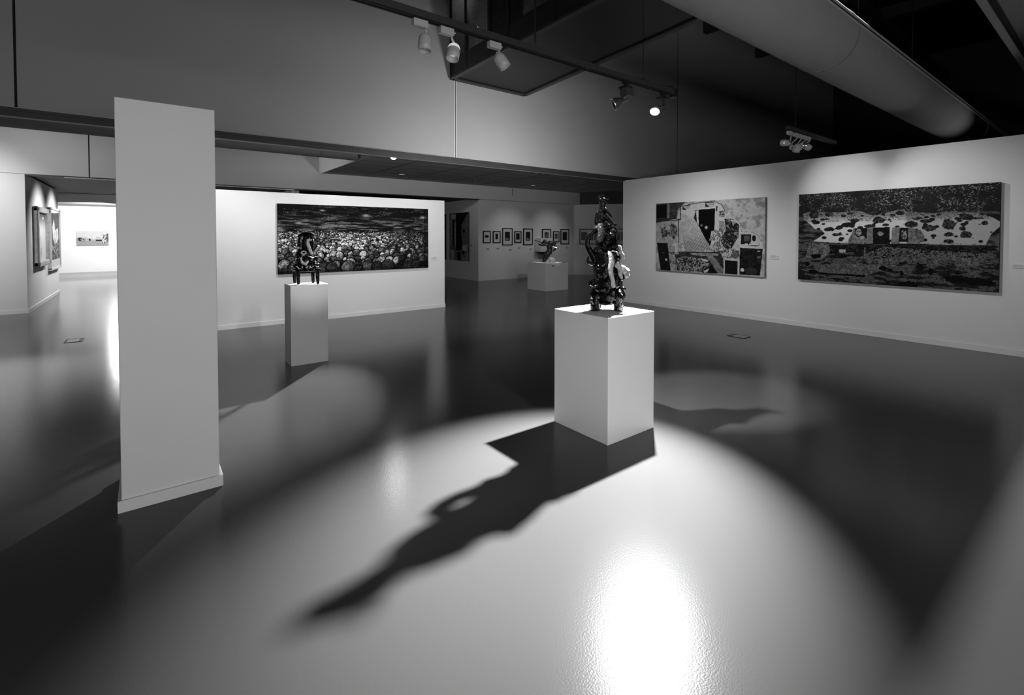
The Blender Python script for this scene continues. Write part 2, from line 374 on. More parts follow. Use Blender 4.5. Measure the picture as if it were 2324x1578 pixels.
def white_spot(x, y, z, aim, label, scale=1., glow=True, grp='white track spotlights', shape=0, ztop=3.112, hx=None):
    R = root('track_spotlight', (x, y, ztop), label, 'spotlight', grp)
    s = scale; c = V((x + .05 * s if hx is None else hx, y, z))
    MB(R.location).box((x - .055 * s, y - .022 * s, ztop - .05 * s), (x + .055 * s, y + .022 * s, ztop)).build('adapter', M['lampw'], R, bevel=.003)
    MB(R.location).tube([(x + .062 * s, y, ztop - .02 * s), (x + .075 * s, y, ztop - .02 * s)], .007 * s, 8).build('knob', M['lampw'], R)
    d = V(aim).normalized(); top = c - d * .05 * s
    MB(R.location).tube([(x + .045 * s, y, ztop - .045 * s), (x + .047 * s, y, ztop - .068 * s), top], .009 * s, 10).build('stem', M['lampw'], R, smooth=True)
    dm = [(-.047, .001), (-.044, .014), (-.036, .029), (-.024, .04), (-.008, .046), (.006, .047)]
    if shape == 1: dm = [(-.05, .001), (-.048, .012), (-.04, .02), (-.02, .026), (.0, .027)]
    r = .047 if shape == 0 else .027
    MB(R.location).lathe(c, d, [(a * s, b * s) for a, b in dm]).build('dome', {2: M['glow'], True: M['lampc'], False: M['lampw']}[glow] if not (glow is True and s == 1. and x < 2) else M['lampw'], R, smooth=True)
    MB(R.location).lathe(c, d, [(a * s, b * s) for a, b in [(dm[-1][0], r), (.04, r + .002), (.085, r), (.085, r - .004), (.0, r - .004)]]).build('shade', M['lampw'], R, smooth=True)
    MB(R.location).lathe(c, d, [(a * s, b * s) for a, b in [(.0, .006), (.02, .02), (.04, .025), (.055, .018), (.06, .0)]]).build('bulb', M['bulbdim'] if glow else M['lampc'], R, smooth=True)
    return R
g1, g2, g3 = on(965, 90, 1, YT), on(1030, 112, 1, YT), on(1134, 133, 1, YT)
white_spot(1.545, YT, g1.z, (-.10, -.10, -1), 'leftmost white globe spotlight of the three on the long track', hx=g1.x)
white_spot(1.755, YT, g2.z, (-.30, -.25, -1), 'middle white spotlight of the three on the long track, with a shiny domed back', glow=2, hx=g2.x)
white_spot(2.184, YT, g3.z, (.62, -.35, -1.0), 'rightmost white cylinder spotlight of the three, tilted down right', glow=False, hx=g3.x)

# dark spot with gear box
def gear_spot(x, label, lit):
    R = root('track_spotlight', (x, YT, 3.112), label, 'spotlight', 'dark track spotlights')
    MB(R.location).box((x - .045, YT - .02, 3.095), (x + .03, YT + .02, 3.112)).box((x - .02, YT - .015, 3.065), (x + .02, YT + .015, 3.096)).build('adapter', M['dark'], R)
    MB(R.location).box((x - .06, YT - .045, 3.05), (x + .04, YT + .045, 3.066)).build('bracket', M['dark'], R)
    if not lit:
        MB(R.location).box((x - .045, YT - .04, 2.975), (x + .075, YT + .04, 3.05)).build('gear_box', M['lampd'], R, bevel=.003)
        c = V((3.66, YT, 2.895)); d = V((-.72, .62, -.42)).normalized()
        MB(R.location).tube([(x - .01, YT, 2.975), (x - .06, YT, 2.95), c - d * .05], .012, 8).tube([(x + .03, YT, 2.945), (x - .09, YT, 2.90)], .010, 8).build('arm', M['lampd'], R)
        MB(R.location).lathe(c, d, [(-.06, .003), (-.055, .02), (-.03, .035), (.0, .048), (.045, .06), (.05, .06), (.045, .054), (0, .043), (-.03, .02)]).build('shade', M['lampd'], R, smooth=True)
        MB(R.location).lathe(c, d, [(.047, .061), (.052, .061), (.052, .054), (.047, .054), (.047, .061)]).build('rim', M['lampc'], R)
    else:
        c = LAMP_LIT; d = (V((1.95, 2.05, 0)) - c).normalized()
        MB(R.location).tube([(x, YT, 3.055), (x + .02, YT, 2.98), c - d * .07], .012, 8).box((x - .01, YT - .01, 2.93), (x + .03, YT + .01, 3.06)).build('arm', M['lampd'], R)
        MB(R.location).lathe(c, d, [(-.07, .003), (-.065, .025), (-.04, .04), (-.01, .048), (.0, .05), (.0, .047), (-.02, .043), (-.05, .02)]).build('shade', M['lampw'], R, smooth=True)
        MB(R.location).lathe(c, d, [(-.02, .044), (-.006, .044), (.002, .032), (.004, .0)]).build('bulb', M['bulb'], R, smooth=True)
    return R
gear_spot(3.775, 'dark spotlight with square gear box on the long track, turned left and unlit', False)
gear_spot(4.385, 'brightly shining spotlight at the right end of the long track', True)
# cluster of five near the right wall
for i, (px, py, ax, aim, sh, lab, gl_) in enumerate((
        (1783, 325, 1792, (-.95, .35, -.05), 0, 'leftmost lamp of the five clustered near the right wall, pointing left', True),
        (1792, 331, 1806, (-.6, -.3, -.45), 1, 'second lamp from the left of the five, a slim tube pointing left', False),
        (1806, 333, 1815, (-.1, .2, -1), 0, 'middle lamp of the five clustered spotlights, pointing down', False),
        (1815, 330, 1825, (.6, .4, -.5), 1, 'fourth lamp from the left of the five clustered spotlights', False),
        (1824, 331, 1834, (.65, -.5, -.45), 0, 'rightmost lamp of the five, its face glowing toward the right wall', True))):
    c = on(px, py, 1, YT + .02); a = on(ax, 309 + (ax - 1792) * .22, 1, YT)
    white_spot(a.x, YT, c.z, aim, lab, 1.0, gl_, 'five clustered spotlights', sh, hx=c.x)

# small lamps and downlights of the tiled ceiling
def far_lamp(px, py, label, lit, dz=3.2):
    p = on(px, py, 2, dz)
    R = root('ceiling_spotlight', (p.x, p.y, 3.345), label, 'spotlight', 'spotlights under the tiled ceiling')
    MB(R.location).box((p.x - .03, p.y - .03, 3.27), (p.x + .03, p.y + .03, 3.345)).build('adapter', M['lampd'], R)
    MB(R.location).lathe((p.x, p.y, dz + .08), (0, 0, -1), [(0, .02), (.01, .04), (.1, .05), (.1, .04), (.03, .03)]).build('shade', M['lampd'], R, smooth=True)
    MB(R.location).lathe((p.x, p.y, dz + .08), (0, 0, -1), [(.05, .04), (.09, .035), (.098, 0)]).build('bulb', M['bulbdim'] if lit else M['lampc'], R, smooth=True)
names6 = ('first', 'second', 'third', 'fourth', 'fifth', 'sixth')
for i, px in enumerate((1172, 1182, 1193, 1210, 1226, 1241)):
    far_lamp(px, 386 + (px - 1172) * .13, names6[i] + ' lamp from the left in the row of six peeping out below the long beam', i < 2)
for i, px in enumerate((1320, 1334, 1346)):
    far_lamp(px, 402 + i * 1.3, ('left', 'middle', 'right')[i] + ' lamp of the three below the right end of the long beam', False)
R = root('hanging_globe_lamp', (3.76, 8.65, 3.345), 'small glowing round lamp just below the long beam under the tiled ceiling', 'lamp')
MB(R.location).tube([(3.90, 8.65, 3.345), (3.80, 8.65, 3.15)], .01, 8).build('stem', M['lampd'], R)
MB(R.location).lathe((3.77, 8.65, 3.15), (0, 0, -1), [(0, .03), (.02, .05), (.06, .055), (.06, .05)]).build('shade', M['lampw'], R, smooth=True)
MB(R.location).lathe((3.77, 8.65, 3.15), (0, 0, -1), [(.04, .05), (.07, .052), (.09, .035), (.1, 0)]).build('bulb', mat('globe_lit', 1, emit=5), R, smooth=True)
for px, py, lb, e in ((912, 396, 'widest recessed downlight, above the crowd painting', 1), (1078, 410, 'middle recessed downlight in the tiled ceiling', 0), (1210, 421, 'recessed downlight nearest the far framed prints', 1)):
    p = on(px, py, 2, 3.34)
    R = root('downlight', (p.x, p.y, 3.34), lb, 'downlight', 'recessed downlights')
    MB(R.location).lathe((p.x, p.y, 3.341), (0, 0, -1), [(0, .12), (.008, .12), (.008, .095), (.0, .095)]).build('rim', M['dark'], R)
    MB(R.location).lathe((p.x, p.y, 3.341), (0, 0, -1), [(0, .095), (.004, .05), (.006, 0)]).build('lens', M['bulbdim'] if e else M['lampc'], R)

# ------------------------------------------------------------------ painting surfaces
def noise(h, w, ch, cw, seed):
    r = np.random.default_rng(seed); g = r.random((int(h / ch) + 3, int(w / cw) + 3))
    y = np.arange(h) / ch; x = np.arange(w) / cw; yi = y.astype(int); xi = x.astype(int); fy = (y - yi)[:, None]; fx = (x - xi)[None]
    fy = fy * fy * (3 - 2 * fy); fx = fx * fx * (3 - 2 * fx)
    a = g[yi][:, xi]; b = g[yi][:, xi + 1]; c = g[yi + 1][:, xi]; d = g[yi + 1][:, xi + 1]
    return (a * (1 - fx) + b * fx) * (1 - fy) + (c * (1 - fx) + d * fx) * fy
def fbm(h, w, ch, cw, seed, o=4):
    s = 0; a = 1; t = 0
    for i in range(o):
        s = s + a * noise(h, w, max(ch / 2 ** i, 1), max(cw / 2 ** i, 1), seed + i); t += a; a *= .55
    return s / t
def sm(x, a, b):
    t = np.clip((x - a) / (b - a), 0, 1); return t * t * (3 - 2 * t)
def homog(src):
    A = []; B = []
    for (x, y), (u, v) in zip(src, ((0, 0), (1, 0), (1, 1), (0, 1))):
        A += [[x, y, 1, 0, 0, 0, -u * x, -u * y], [0, 0, 0, x, y, 1, -v * x, -v * y]]; B += [u, v]
    return np.append(np.linalg.solve(np.array(A, float), np.array(B, float)), 1).reshape(3, 3)
class Img:
    def __init__(s, h, w, c=.1, src=None):
        s.a = np.full((h, w), float(c)); s.h, s.w = h, w; s.H = homog(src) if src else None
        s.Y, s.X = np.mgrid[0:h, 0:w]; s.nz = fbm(h, w, 10, 10, 5); s.fine = fbm(h, w, 3, 3, 9, 2)
    def uv(s, p):
        if s.H is None: return p[0] * s.w, p[1] * s.h
        q = s.H @ np.array([p[0], p[1], 1.]); return q[0] / q[2] * s.w, q[1] / q[2] * s.h
    def mask(s, pts):
        P = [s.uv(p) for p in pts]; m = np.zeros((s.h, s.w), bool); n = len(P)
        for i in range(n):
            x0, y0 = P[i]; x1, y1 = P[(i + 1) % n]
            if y0 == y1: continue
            m ^= ((y0 > s.Y) != (y1 > s.Y)) & (s.X < (x1 - x0) * (s.Y - y0) / (y1 - y0) + x0)
        return m
    def poly(s, pts, c, var=0, hi=None):
        m = s.mask(pts); s.put(m, c, var, hi); return m
    def put(s, m, c, var=0, hi=None):
        val = c + 0 * s.a
        if var: val = c * (1 + var * (s.fine - .5) * 2 + var * (s.nz - .5) * 2)
        if hi is not None: val = np.where(s.fine * .6 + s.nz * .4 > .52, hi, c)
        s.a[m] = np.clip(val, 0, 1)[m]
    def ell(s, x, y, rx, ry, c, var=0, hi=None, rough=.0):
        u, v = s.uv((x, y)); u2, _ = s.uv((x + rx, y)); _, v2 = s.uv((x, y + ry)); ru, rv = abs(u2 - u) + .01, abs(v2 - v) + .01
        d = ((s.X - u) / ru) ** 2 + ((s.Y - v) / rv) ** 2 + rough * (s.nz - .5) * 4
        s.put(d < 1, c, var, hi)
    def line(s, pts, w, c):
        P = [s.uv(p) for p in pts]
        for (x0, y0), (x1, y1) in zip(P, P[1:]):
            L = max((x1 - x0) ** 2 + (y1 - y0) ** 2, 1e-6); t = np.clip(((s.X - x0) * (x1 - x0) + (s.Y - y0) * (y1 - y0)) / L, 0, 1)
            s.a[(s.X - x0 - t * (x1 - x0)) ** 2 + (s.Y - y0 - t * (y1 - y0)) ** 2 < (w / 2) ** 2] = c
pm = bpy.data.materials.new('painted_canvas'); pm.use_nodes = True
_a = pm.node_tree.nodes.new('ShaderNodeAttribute'); _a.attribute_name = 'paint'
pm.node_tree.links.new(_a.outputs['Color'], pm.node_tree.nodes['Principled BSDF'].inputs['Base Color'])
pm.node_tree.nodes['Principled BSDF'].inputs['Roughness'].default_value = .6
pm.node_tree.nodes['Principled BSDF'].inputs['Specular IOR Level'].default_value = .05
def canvas(name, tl, uv, vv, nrm, th, a, side=.5, parent=None):
    """painted board: front grid carrying its paint, plus edges; tl = top left corner of the back plane on the wall"""
    h, w = a.shape; tl, uv, vv, nrm = (np.array(q, float) for q in (tl, uv, vv, nrm))
    org = np.array(parent.location if parent else tl, float)
    U, Vv = np.meshgrid(np.linspace(0, 1, w), np.linspace(0, 1, h))
    co = (tl + nrm * th - org)[None, None] + U[..., None] * uv + Vv[..., None] * vv
    co = co.reshape(-1, 3); idx = np.arange(h * w).reshape(h, w)
    flip = np.dot(np.cross(uv, vv), nrm) < 0
    q = np.stack([idx[:-1, :-1], idx[:-1, 1:], idx[1:, 1:], idx[1:, :-1]], -1).reshape(-1, 4)
    if flip: q = q[:, ::-1]
    b = [tl + nrm * th, tl + uv + nrm * th, tl + uv + vv + nrm * th, tl + vv + nrm * th]; b = [x - org for x in b]
    bk = [x - nrm * (th - .003) for x in b]; n0 = h * w
    co = np.vstack([co, b, bk]); ex = [(n0 + i, n0 + (i + 1) % 4, n0 + 4 + (i + 1) % 4, n0 + 4 + i) for i in range(4)] + [(n0 + 4, n0 + 5, n0 + 6, n0 + 7)]
    me = bpy.data.meshes.new(name); nq = len(q) + len(ex); me.vertices.add(len(co)); me.vertices.foreach_set('co', co.ravel())
    F = np.vstack([q, ex]); me.loops.add(nq * 4); me.loops.foreach_set('vertex_index', F.ravel().astype(np.int32))
    me.polygons.add(nq); me.polygons.foreach_set('loop_start', (np.arange(nq) * 4).astype(np.int32)); me.update(calc_edges=True)
    at = me.color_attributes.new('paint', 'FLOAT_COLOR', 'POINT'); cc = np.ones((len(co), 4), np.float32); cc[:n0, :3] = a.reshape(-1, 1); cc[n0:, :3] = side
    at.data.foreach_set('color', cc.ravel()); me.validate()
    o = bpy.data.objects.new(name, me); COL.objects.link(o); me.materials.append(pm)
    if parent: o.parent = parent
    else: o.location = org
    return o

# crowd painting
h, w = 250, 590; I = Img(h, w, .005); v = I.Y / h; u = I.X / w
st = fbm(h, w, 5, 45, 31, 4); st2 = fbm(h, w, 2.5, 14, 77, 3)
band = np.exp(-((v - .33) / .11) ** 2)
I.a = .004 + .22 * sm(st, .50, .78) * (.25 + .75 * band) * sm(st2, .3, .7) + .10 * band * sm(st, .4, .7)
I.a += .35 * (fbm(h, w, 2, 3, 3, 1) > .93) * (v < .45) * (st > .5)
for x, y, s in ((.54, .14, 1), (.96, .15, 1.1), (.26, .08, .6), (.12, .27, .9)): I.a += .35 * np.exp(-((u - x) / (.018 * s)) ** 2 - ((v - y) / (.018 * s)) ** 2)
yy = .41
while yy < 1.02:
    t = (yy - .41) / .55; rr = 2.0 + 19 * t ** 1.2
    x = -rr
    while x < w + rr:
        cx, cy = x + rng.normal(0, rr * .35), (yy + rng.normal(0, .012)) * h; r = rr * rng.uniform(.55, 1.3)
        ux = cx / w; edge = min(1, max(.12, 1.6 * (1 - ux) + .12)) * (1. if ux > .03 else .7)
        br = rng.choice([.1, .3, .55, .85]) * rng.uniform(.7, 1.15) * edge * (1 if t < .62 else max(.1, 1 - (t - .62) * 2.6)) * (.75 + .5 * math.exp(-((ux - .55) / .35) ** 2))
        if rng.random() < .15: br *= .2
        x0, x1, y0, y1 = [int(q) for q in (max(cx - r * 1.3, 0), min(cx + r * 1.3 + 1, w), max(cy - r * 1.3, 0), min(cy + r * 1.6 + 1, h))]
        if x1 > x0 and y1 > y0:
            dx = (I.X[y0:y1, x0:x1] - cx) / r; dy = (I.Y[y0:y1, x0:x1] - cy) / r; d = dx * dx + dy * dy * (.8 if rng.random() < .5 else 1.1)
            sub = I.a[y0:y1, x0:x1]; nz = I.fine[y0:y1, x0:x1]
            sub[(d < 1.5) & (dy > -1.3)] *= .12
            dome = (d < .95) & (dy < .15)
            sub[dome] = (br * (1.05 - .5 * np.clip(dx + .2, 0, 1)) * (.6 + .8 * nz))[dome]
            face = (d < .9) & (dy >= .15)
            sub[face] = (br * .28 * (.4 + 1.2 * nz))[face]
            if r > 4:
                vis = (abs(dy - .25) < .12) & (abs(dx) < .7); sub[vis] = br * rng.uniform(.05, .9)
        x += rr * rng.uniform(1.5, 2.4)
    yy += (rr * 1.15) / h
cn = fbm(h, w, 4, 4, 61, 3); cn2 = fbm(h, w, 26, 40, 62, 2)
I.a *= np.where(v < .42, .8, (.35 + 1.4 * sm(cn, .3, .7)) * (.55 + 1.2 * sm(cn2, .3, .65)))
I.a += .5 * (fbm(h, w, 1.5, 2, 63, 1) > .955) * (v > .42) * (cn > .5) * (u < .95)
I.a[:, int(.965 * w):] *= .35
I.a[:, :3] *= .4; I.a = np.clip(I.a, .003, .85)
tag(canvas('crowd_painting', (1.866, YP, 2.178), (2.998, 0, 0), (0, 0, -1.275), (0, -1, 0), .04, I.a, .3), 'wide dark painting of a crowd of helmeted heads on the centre wall', 'painting')

# interior painting (right wall, left one)
C4 = [(160, 240), (1945, 125), (1915, 1440), (150, 1300)]
I = Img(260, 420, .45, C4); I.a = .42 * (.75 + .5 * I.nz); n1 = fbm(260, 420, 22, 22, 55); I.a -= .16 * sm(n1, .52, .6); I.a *= .9 + .2 * I.fine
I.poly([(160, 240), (640, 205), (560, 275), (500, 350), (480, 480), (155, 550)], .04, .9)
I.poly([(165, 262), (325, 250), (325, 465), (165, 475)], .006); I.poly([(335, 240), (372, 238), (372, 470), (335, 472)], .16, .5)
I.line([(165, 500), (490, 472)], 4, .01); I.line([(165, 530), (490, 500)], 3, .01)
I.poly([(158, 545), (490, 505), (500, 870), (158, 870)], .3, .4)
I.ell(285, 700, 55, 85, .03, 0, .2, .4); I.ell(430, 680, 80, 110, .03, 0, .18, .5)
I.poly([(560, 280), (800, 225), (1100, 190), (1220, 255), (1270, 350), (1285, 470), (1250, 700), (1100, 900), (1000, 900), (800, 560), (560, 395)], .46, .15)
I.poly([(490, 400), (560, 280), (560, 860), (505, 900)], .36, .2)
I.line([(480, 480), (500, 380), (560, 280), (800, 230), (1100, 190), (1220, 255), (1265, 350)], 2.2, .02)
I.line([(545, 290), (550, 480), (512, 500), (520, 860)], 3.5, .015); I.line([(480, 500), (550, 490)], 4, .01)
for x0, y0, x1, y1 in ((580, 262, 702, 338), (948, 208, 1098, 288)):
    I.poly([(x0, y0 + 10), (x1, y0), (x1, y1 - 8), (x0, y1)], .4, .2); I.poly([(x0, y0 + 12), (x0 + 70, y1), (x0, y1)], .02); I.line([(x0, y0 + 12), (x1, y0 + 2)], 3, .03)
    I.line([(x0 + 55, y0 + 32), (x1 - 8, y0 + 26)], 1.2, .12); I.line([(x0 + 60, y0 + 48), (x1 - 8, y0 + 42)], 1.2, .12)
I.poly([(1178, 352), (1262, 348), (1268, 448), (1180, 455)], .05, 0, .3)
I.poly([(760, 470), (800, 340), (840, 320), (840, 600)], .02); I.poly([(800, 345), (842, 325), (842, 590), (815, 540)], .5, .2)
I.poly([(840, 322), (1112, 300), (1095, 680), (1060, 800), (1020, 930), (900, 720), (840, 590)], .003)
I.line([(775, 332), (850, 322), (1135, 300)], 4, .55); I.line([(775, 345), (1130, 318)], 1.5, .01); I.line([(1118, 318), (1106, 680)], 4, .5); I.line([(1140, 285), (1130, 350)], 5, .01)
I.ell(888, 585, 20, 22, .12, .5); I.ell(965, 622, 32, 30, .10, .3); I.ell(963, 620, 16, 22, .5); I.ell(905, 710, 10, 10, .05)
m = I.poly([(562, 388), (640, 430), (800, 525), (870, 680), (1040, 950), (1062, 1000), (960, 1020), (800, 1038), (620, 1002), (590, 850), (560, 600)], .4, .3)
tt = (I.X * .93 - I.Y * .45) * .55; low = sm(I.Y / 260., .42, .62)
I.a[m] *= (1 - .25 * (np.sin(tt * 1.9) > .2) - low * .55 * (np.sin(tt * 1.9) > -.1) * (I.nz > .38))[m]
I.poly([(1050, 680), (1250, 640), (1210, 900), (1240, 1000), (1180, 1080), (1050, 1000), (1100, 850), (1010, 830)], .12, 0, .5)
I.poly([(1170, 520), (1250, 520), (1275, 660), (1170, 680)], .12, 0, .3)
m = I.poly([(1262, 480), (1370, 480), (1400, 600), (1440, 535), (1500, 570), (1512, 750), (1450, 830), (1380, 960), (1300, 985), (1240, 930), (1200, 830), (1280, 650)], .012, 0)
I.a[m & (I.fine * .5 + I.nz * .5 > .57)] = .2
I.line([(1375, 508), (1450, 510), (1512, 575), (1525, 700), (1700, 712), (1800, 760), (1850, 850), (1855, 960)], 4, .55); I.line([(1505, 640), (1498, 920)], 4, .5)
I.line([(1385, 498), (1460, 500), (1522, 570), (1540, 695), (1710, 702), (1810, 750), (1862, 850)], 1.4, .03)
I.poly([(450, 1020), (620, 1005), (960, 1020), (1180, 1010), (1240, 1130), (1240, 1370), (1000, 1350), (480, 1310), (380, 1170)], .03, .8)
I.poly([(400, 1150), (600, 1085), (950, 1130), (1030, 1200), (900, 1330), (700, 1340), (520, 1310), (480, 1210)], .02, 0, .28)
I.poly([(860, 1115), (1000, 1150), (980, 1175), (900, 1160)], .45); I.poly([(680, 1030), (1150, 1045), (1170, 1075), (960, 1085), (750, 1065)], .22, .6)
I.poly([(960, 1080), (1050, 1060), (1240, 1300), (1230, 1375), (1150, 1360)], .16, .7)
I.poly([(1045, 1235), (1150, 1370), (890, 1350), (945, 1290)], .006); I.poly([(915, 1322), (1012, 1280), (975, 1345), (925, 1350)], .45)
I.poly([(168, 862), (340, 868), (388, 1312), (228, 1302)], .01, .6); I.ell(318, 1135, 18, 18, .5); I.ell(272, 1025, 30, 12, .04)
I.poly([(345, 870), (440, 880), (490, 1310), (390, 1312)], .28, .5); I.poly([(350, 1010), (520, 1020), (520, 1060), (355, 1050)], .05, 0, .4); I.poly([(365, 1160), (500, 1130), (500, 1200), (375, 1210)], .05, 0, .3)
I.poly([(455, 880), (500, 900), (505, 1020), (460, 1010)], .45, .4)
I.poly([(1238, 1125), (1505, 1140), (1495, 1392), (1243, 1372)], .42, .3); I.poly([(1264, 1150), (1470, 1172), (1465, 1386), (1262, 1372)], .008, .5)
I.poly([(1170, 1000), (1400, 980), (1500, 1000), (1500, 1130), (1250, 1115)], .05, 0, .45); I.poly([(1390, 1000), (1490, 1010), (1480, 1112), (1390, 1112)], .09, .6)
I.poly([(1520, 722), (1720, 720), (1800, 762), (1848, 850), (1850, 960), (1515, 930)], .45, .1)
I.poly([(1533, 735), (1700, 738), (1692, 900), (1525, 895)], .01); I.poly([(1580, 755), (1672, 755), (1668, 850), (1580, 850)], .07, .5)
I.ell(1745, 800, 34, 50, .01); I.ell(1745, 905, 95, 26, .02); I.ell(1745, 900, 90, 18, .55); I.ell(1740, 868, 60, 12, .5); I.poly([(1592, 885), (1640, 885), (1636, 935), (1592, 935)], .5)
I.poly([(1512, 955), (1888, 975), (1838, 1412), (1500, 1388)], .012, .9); I.poly([(1512, 915), (1888, 958), (1888, 976), (1512, 950)], .5, .2)
I.ell(1548, 1315, 32, 28, .55); I.poly([(1800, 1002), (1845, 1004), (1842, 1022), (1798, 1020)], .35); I.poly([(1800, 1088), (1852, 1092), (1848, 1126), (1798, 1124)], .12)
I.ell(1690, 1330, 100, 60, .03, .3)
tag(canvas('interior_painting', (XR, 6.545, 2.312), (0, -2.375, 0), (0, 0, -1.48), (-1, 0, 0), .06, np.clip(I.a, .003, .8), .25), 'painting of a wrecked room with a black doorway, left one on the right wall', 'painting')

# weathered wall painting
C5 = [(133, 190), (2200, 62), (2178, 1198), (112, 1062)]
h, w = 300, 500; I = Img(h, w, .01, C5); v = I.Y / h; u = I.X / w
f1 = fbm(h, w, 12, 16, 101); f2 = fbm(h, w, 2.2, 2.6, 103, 2); f3 = fbm(h, w, 8, 30, 107); f4 = fbm(h, w, 30, 30, 109, 3)
I.a = .008 + .012 * f1 + .20 * (f2 > .66) * (v < .3) * sm(f4, .35, .6)
gz = .10 * sm(f3, .40, .55) * (.4 + 1.1 * f2)
I.a = np.where(v > .26, np.maximum(I.a, gz * .9), I.a)
lp = [(170, 385), (240, 365), (560, 372), (640, 365), (760, 358), (880, 400), (1000, 380), (1150, 345), (1300, 365), (1500, 378), (1750, 355), (1990, 385), (2110, 420), (2195, 470), (2190, 512), (2100, 590), (2040, 702), (1700, 702), (1400, 692), (1000, 690), (640, 690), (270, 668), (395, 590), (360, 550), (290, 540), (240, 490), (185, 450)]
m = I.mask(lp); top = sm(v, .24, .36); I.a[m] = (.46 * (.35 + .65 * top) * (.92 + .16 * I.nz) * (.75 + .5 * (u < .6)))[m]
I.a[m & (v < .33) & (f2 > .55)] *= .4
for x, y, rx, ry in ((905, 375, 55, 26), (800, 335, 35, 12), (705, 455, 44, 20), (950, 450, 62, 32), (640, 500, 74, 24), (430, 545, 52, 20), (300, 475, 38, 16), (1470, 530, 68, 32), (1660, 495, 68, 48), (1840, 420, 64, 32), (1840, 600, 74, 30), (1660, 595, 52, 20), (1800, 535, 36, 20), (1660, 670, 48, 20), (2030, 480, 38, 20), (1340, 435, 48, 16), (1440, 460, 50, 18), (1275, 490, 60, 28), (290, 390, 48, 38), (440, 390, 42, 26), (850, 512, 60, 16), (1010, 498, 40, 12), (545, 525, 34, 20), (560, 645, 30, 18), (520, 600, 50, 14), (1160, 378, 40, 18), (1090, 400, 30, 14), (1870, 340, 60, 16), (1780, 350, 50, 12), (2040, 385, 60, 16), (1970, 430, 45, 12), (660, 380, 40, 14), (590, 405, 24, 12), (380, 490, 20, 9), (420, 440, 24, 9)):
    I.ell(x, y, rx * 1.08, ry * 1.08, .01, 0, .05, .45)
r2 = np.random.default_rng(5)
for i in range(70):
    x, y = r2.uniform(250, 2100), r2.uniform(390, 670); q = r2.uniform(7, 24)
    if I.mask(lp)[int(min(max(I.uv((x, y))[1], 0), h - 1)), int(min(max(I.uv((x, y))[0], 0), w - 1))]: I.ell(x, y, q * 1.3, q * .7, .012)
I.poly([(690, 535), (1060, 520), (1060, 692), (650, 692)], .008, .8); I.poly([(640, 640), (700, 535), (720, 600), (870, 660), (870, 692), (630, 692)], .15, .7)
for x0, x1, c in ((830, 888, .17), (1085, 1165, .19), (1250, 1310, .17)): I.poly([(x0, 525), (x1, 522), (x1, 690), (x0 - 12, 692)], c, .4)
I.poly([(1165, 530), (1250, 528), (1250, 672), (1150, 672)], .008); I.ell(1205, 600, 34, 50, .03, 0, .3); I.ell(1335, 620, 75, 70, .14, .7, None, .3)
I.ell(740, 578, 34, 46, .01); I.ell(742, 574, 28, 36, .28, .4); I.ell(730, 568, 7, 8, .01); I.ell(755, 565, 7, 8, .01); I.line([(725, 600), (755, 602)], 1.5, .02)
I.ell(965, 590, 34, 28, .18, .8, None, .4); I.ell(780, 630, 24, 18, .25, .5)
I.poly([(430, 700), (2060, 712), (2060, 790), (1800, 780), (1400, 830), (900, 860), (760, 770), (400, 800)], .006, 0, .03)
m = I.mask([(800, 800), (1000, 720), (1500, 760), (2000, 790), (1980, 880), (900, 900)]); I.a[m & (f2 > .5)] = .13
I.poly([(820, 850), (1400, 820), (1980, 840), (1975, 915), (820, 895)], .10, .9); I.poly([(230, 690), (430, 690), (450, 770), (360, 860), (190, 830)], .15, .7)
I.poly([(540, 752), (608, 752), (605, 784), (540, 782)], .45); I.line([(805, 735), (798, 830)], 3.5, .16)
I.poly([(250, 900), (1150, 905), (830, 1015), (320, 985)], .11, .8); I.poly([(320, 988), (810, 1018), (800, 1035), (320, 1000)], .004)
for x, y, rx, ry in ((1240, 1115, 100, 36), (1060, 965, 28, 14), (990, 940, 45, 30), (1480, 980, 26, 34), (1180, 1000, 22, 28), (1750, 990, 20, 18), (300, 820, 46, 22), (210, 900, 24, 24), (580, 820, 40, 14), (260, 980, 60, 22), (1370, 935, 45, 14), (1390, 905, 45, 10), (1200, 890, 45, 12), (1820, 1060, 200, 36), (2000, 1090, 160, 40)): I.ell(x, y, rx, ry, .005, 0, None, .5)
I.a[(v > .55) & (f2 < .34)] *= .25
tag(canvas('weathered_painting', (XR, 3.592, 2.316), (0, -2.482, 0), (0, 0, -1.483), (-1, 0, 0), .07, np.clip(I.a, .003, .7), .02), 'large dark painting of a pitted peeling wall, right one on the right wall', 'painting')

# dark pair on the far side wall
I = Img(120, 90, .05); I.a = .05 * (.5 + I.nz); I.poly([(.05, .03), (.35, .03), (.3, .12), (.1, .12)], .14, .4); I.poly([(.0, .15), (.25, .15), (.25, .7), (0, .7)], .08, .6)
I.poly([(.15, .15), (.28, .15), (.28, .7), (.15, .7)], .008); I.poly([(.26, .2), (.33, .2), (.33, .75), (.26, .65)], .16, .3); I.poly([(.34, 0), (1, 0), (.8, .12), (.62, .25), (.65, .78), (.34, .78)], .004)
I.poly([(.66, .28), (.95, .1), (.95, .66), (.66, .66)], .05, .3); I.ell(.75, .38, .05, .04, .004); I.poly([(.66, .68), (.93, .66), (.93, .78), (.66, .8)], .14, .4)
I.poly([(.05, .78), (.25, .78), (.25, 1), (.05, 1)], .14, .5); I.poly([(.38, .82), (.6, .82), (.6, 1), (.42, 1)], .006); I.poly([(.6, .82), (.75, .95), (.95, .8), (.95, .98), (.7, .98)], .1, .6); I.ell(.72, .82, .08, .04, .005)
f_a = np.clip(I.a * 3.2, .003, .6)
tag(canvas('dark_abstract_painting', (9.27, 16.0, 2.45), (0, -1.36, 0), (0, 0, -1.775), (-1, 0, 0), .03, f_a, .03), 'tall dim abstract painting with a black column on the far side wall', 'painting')
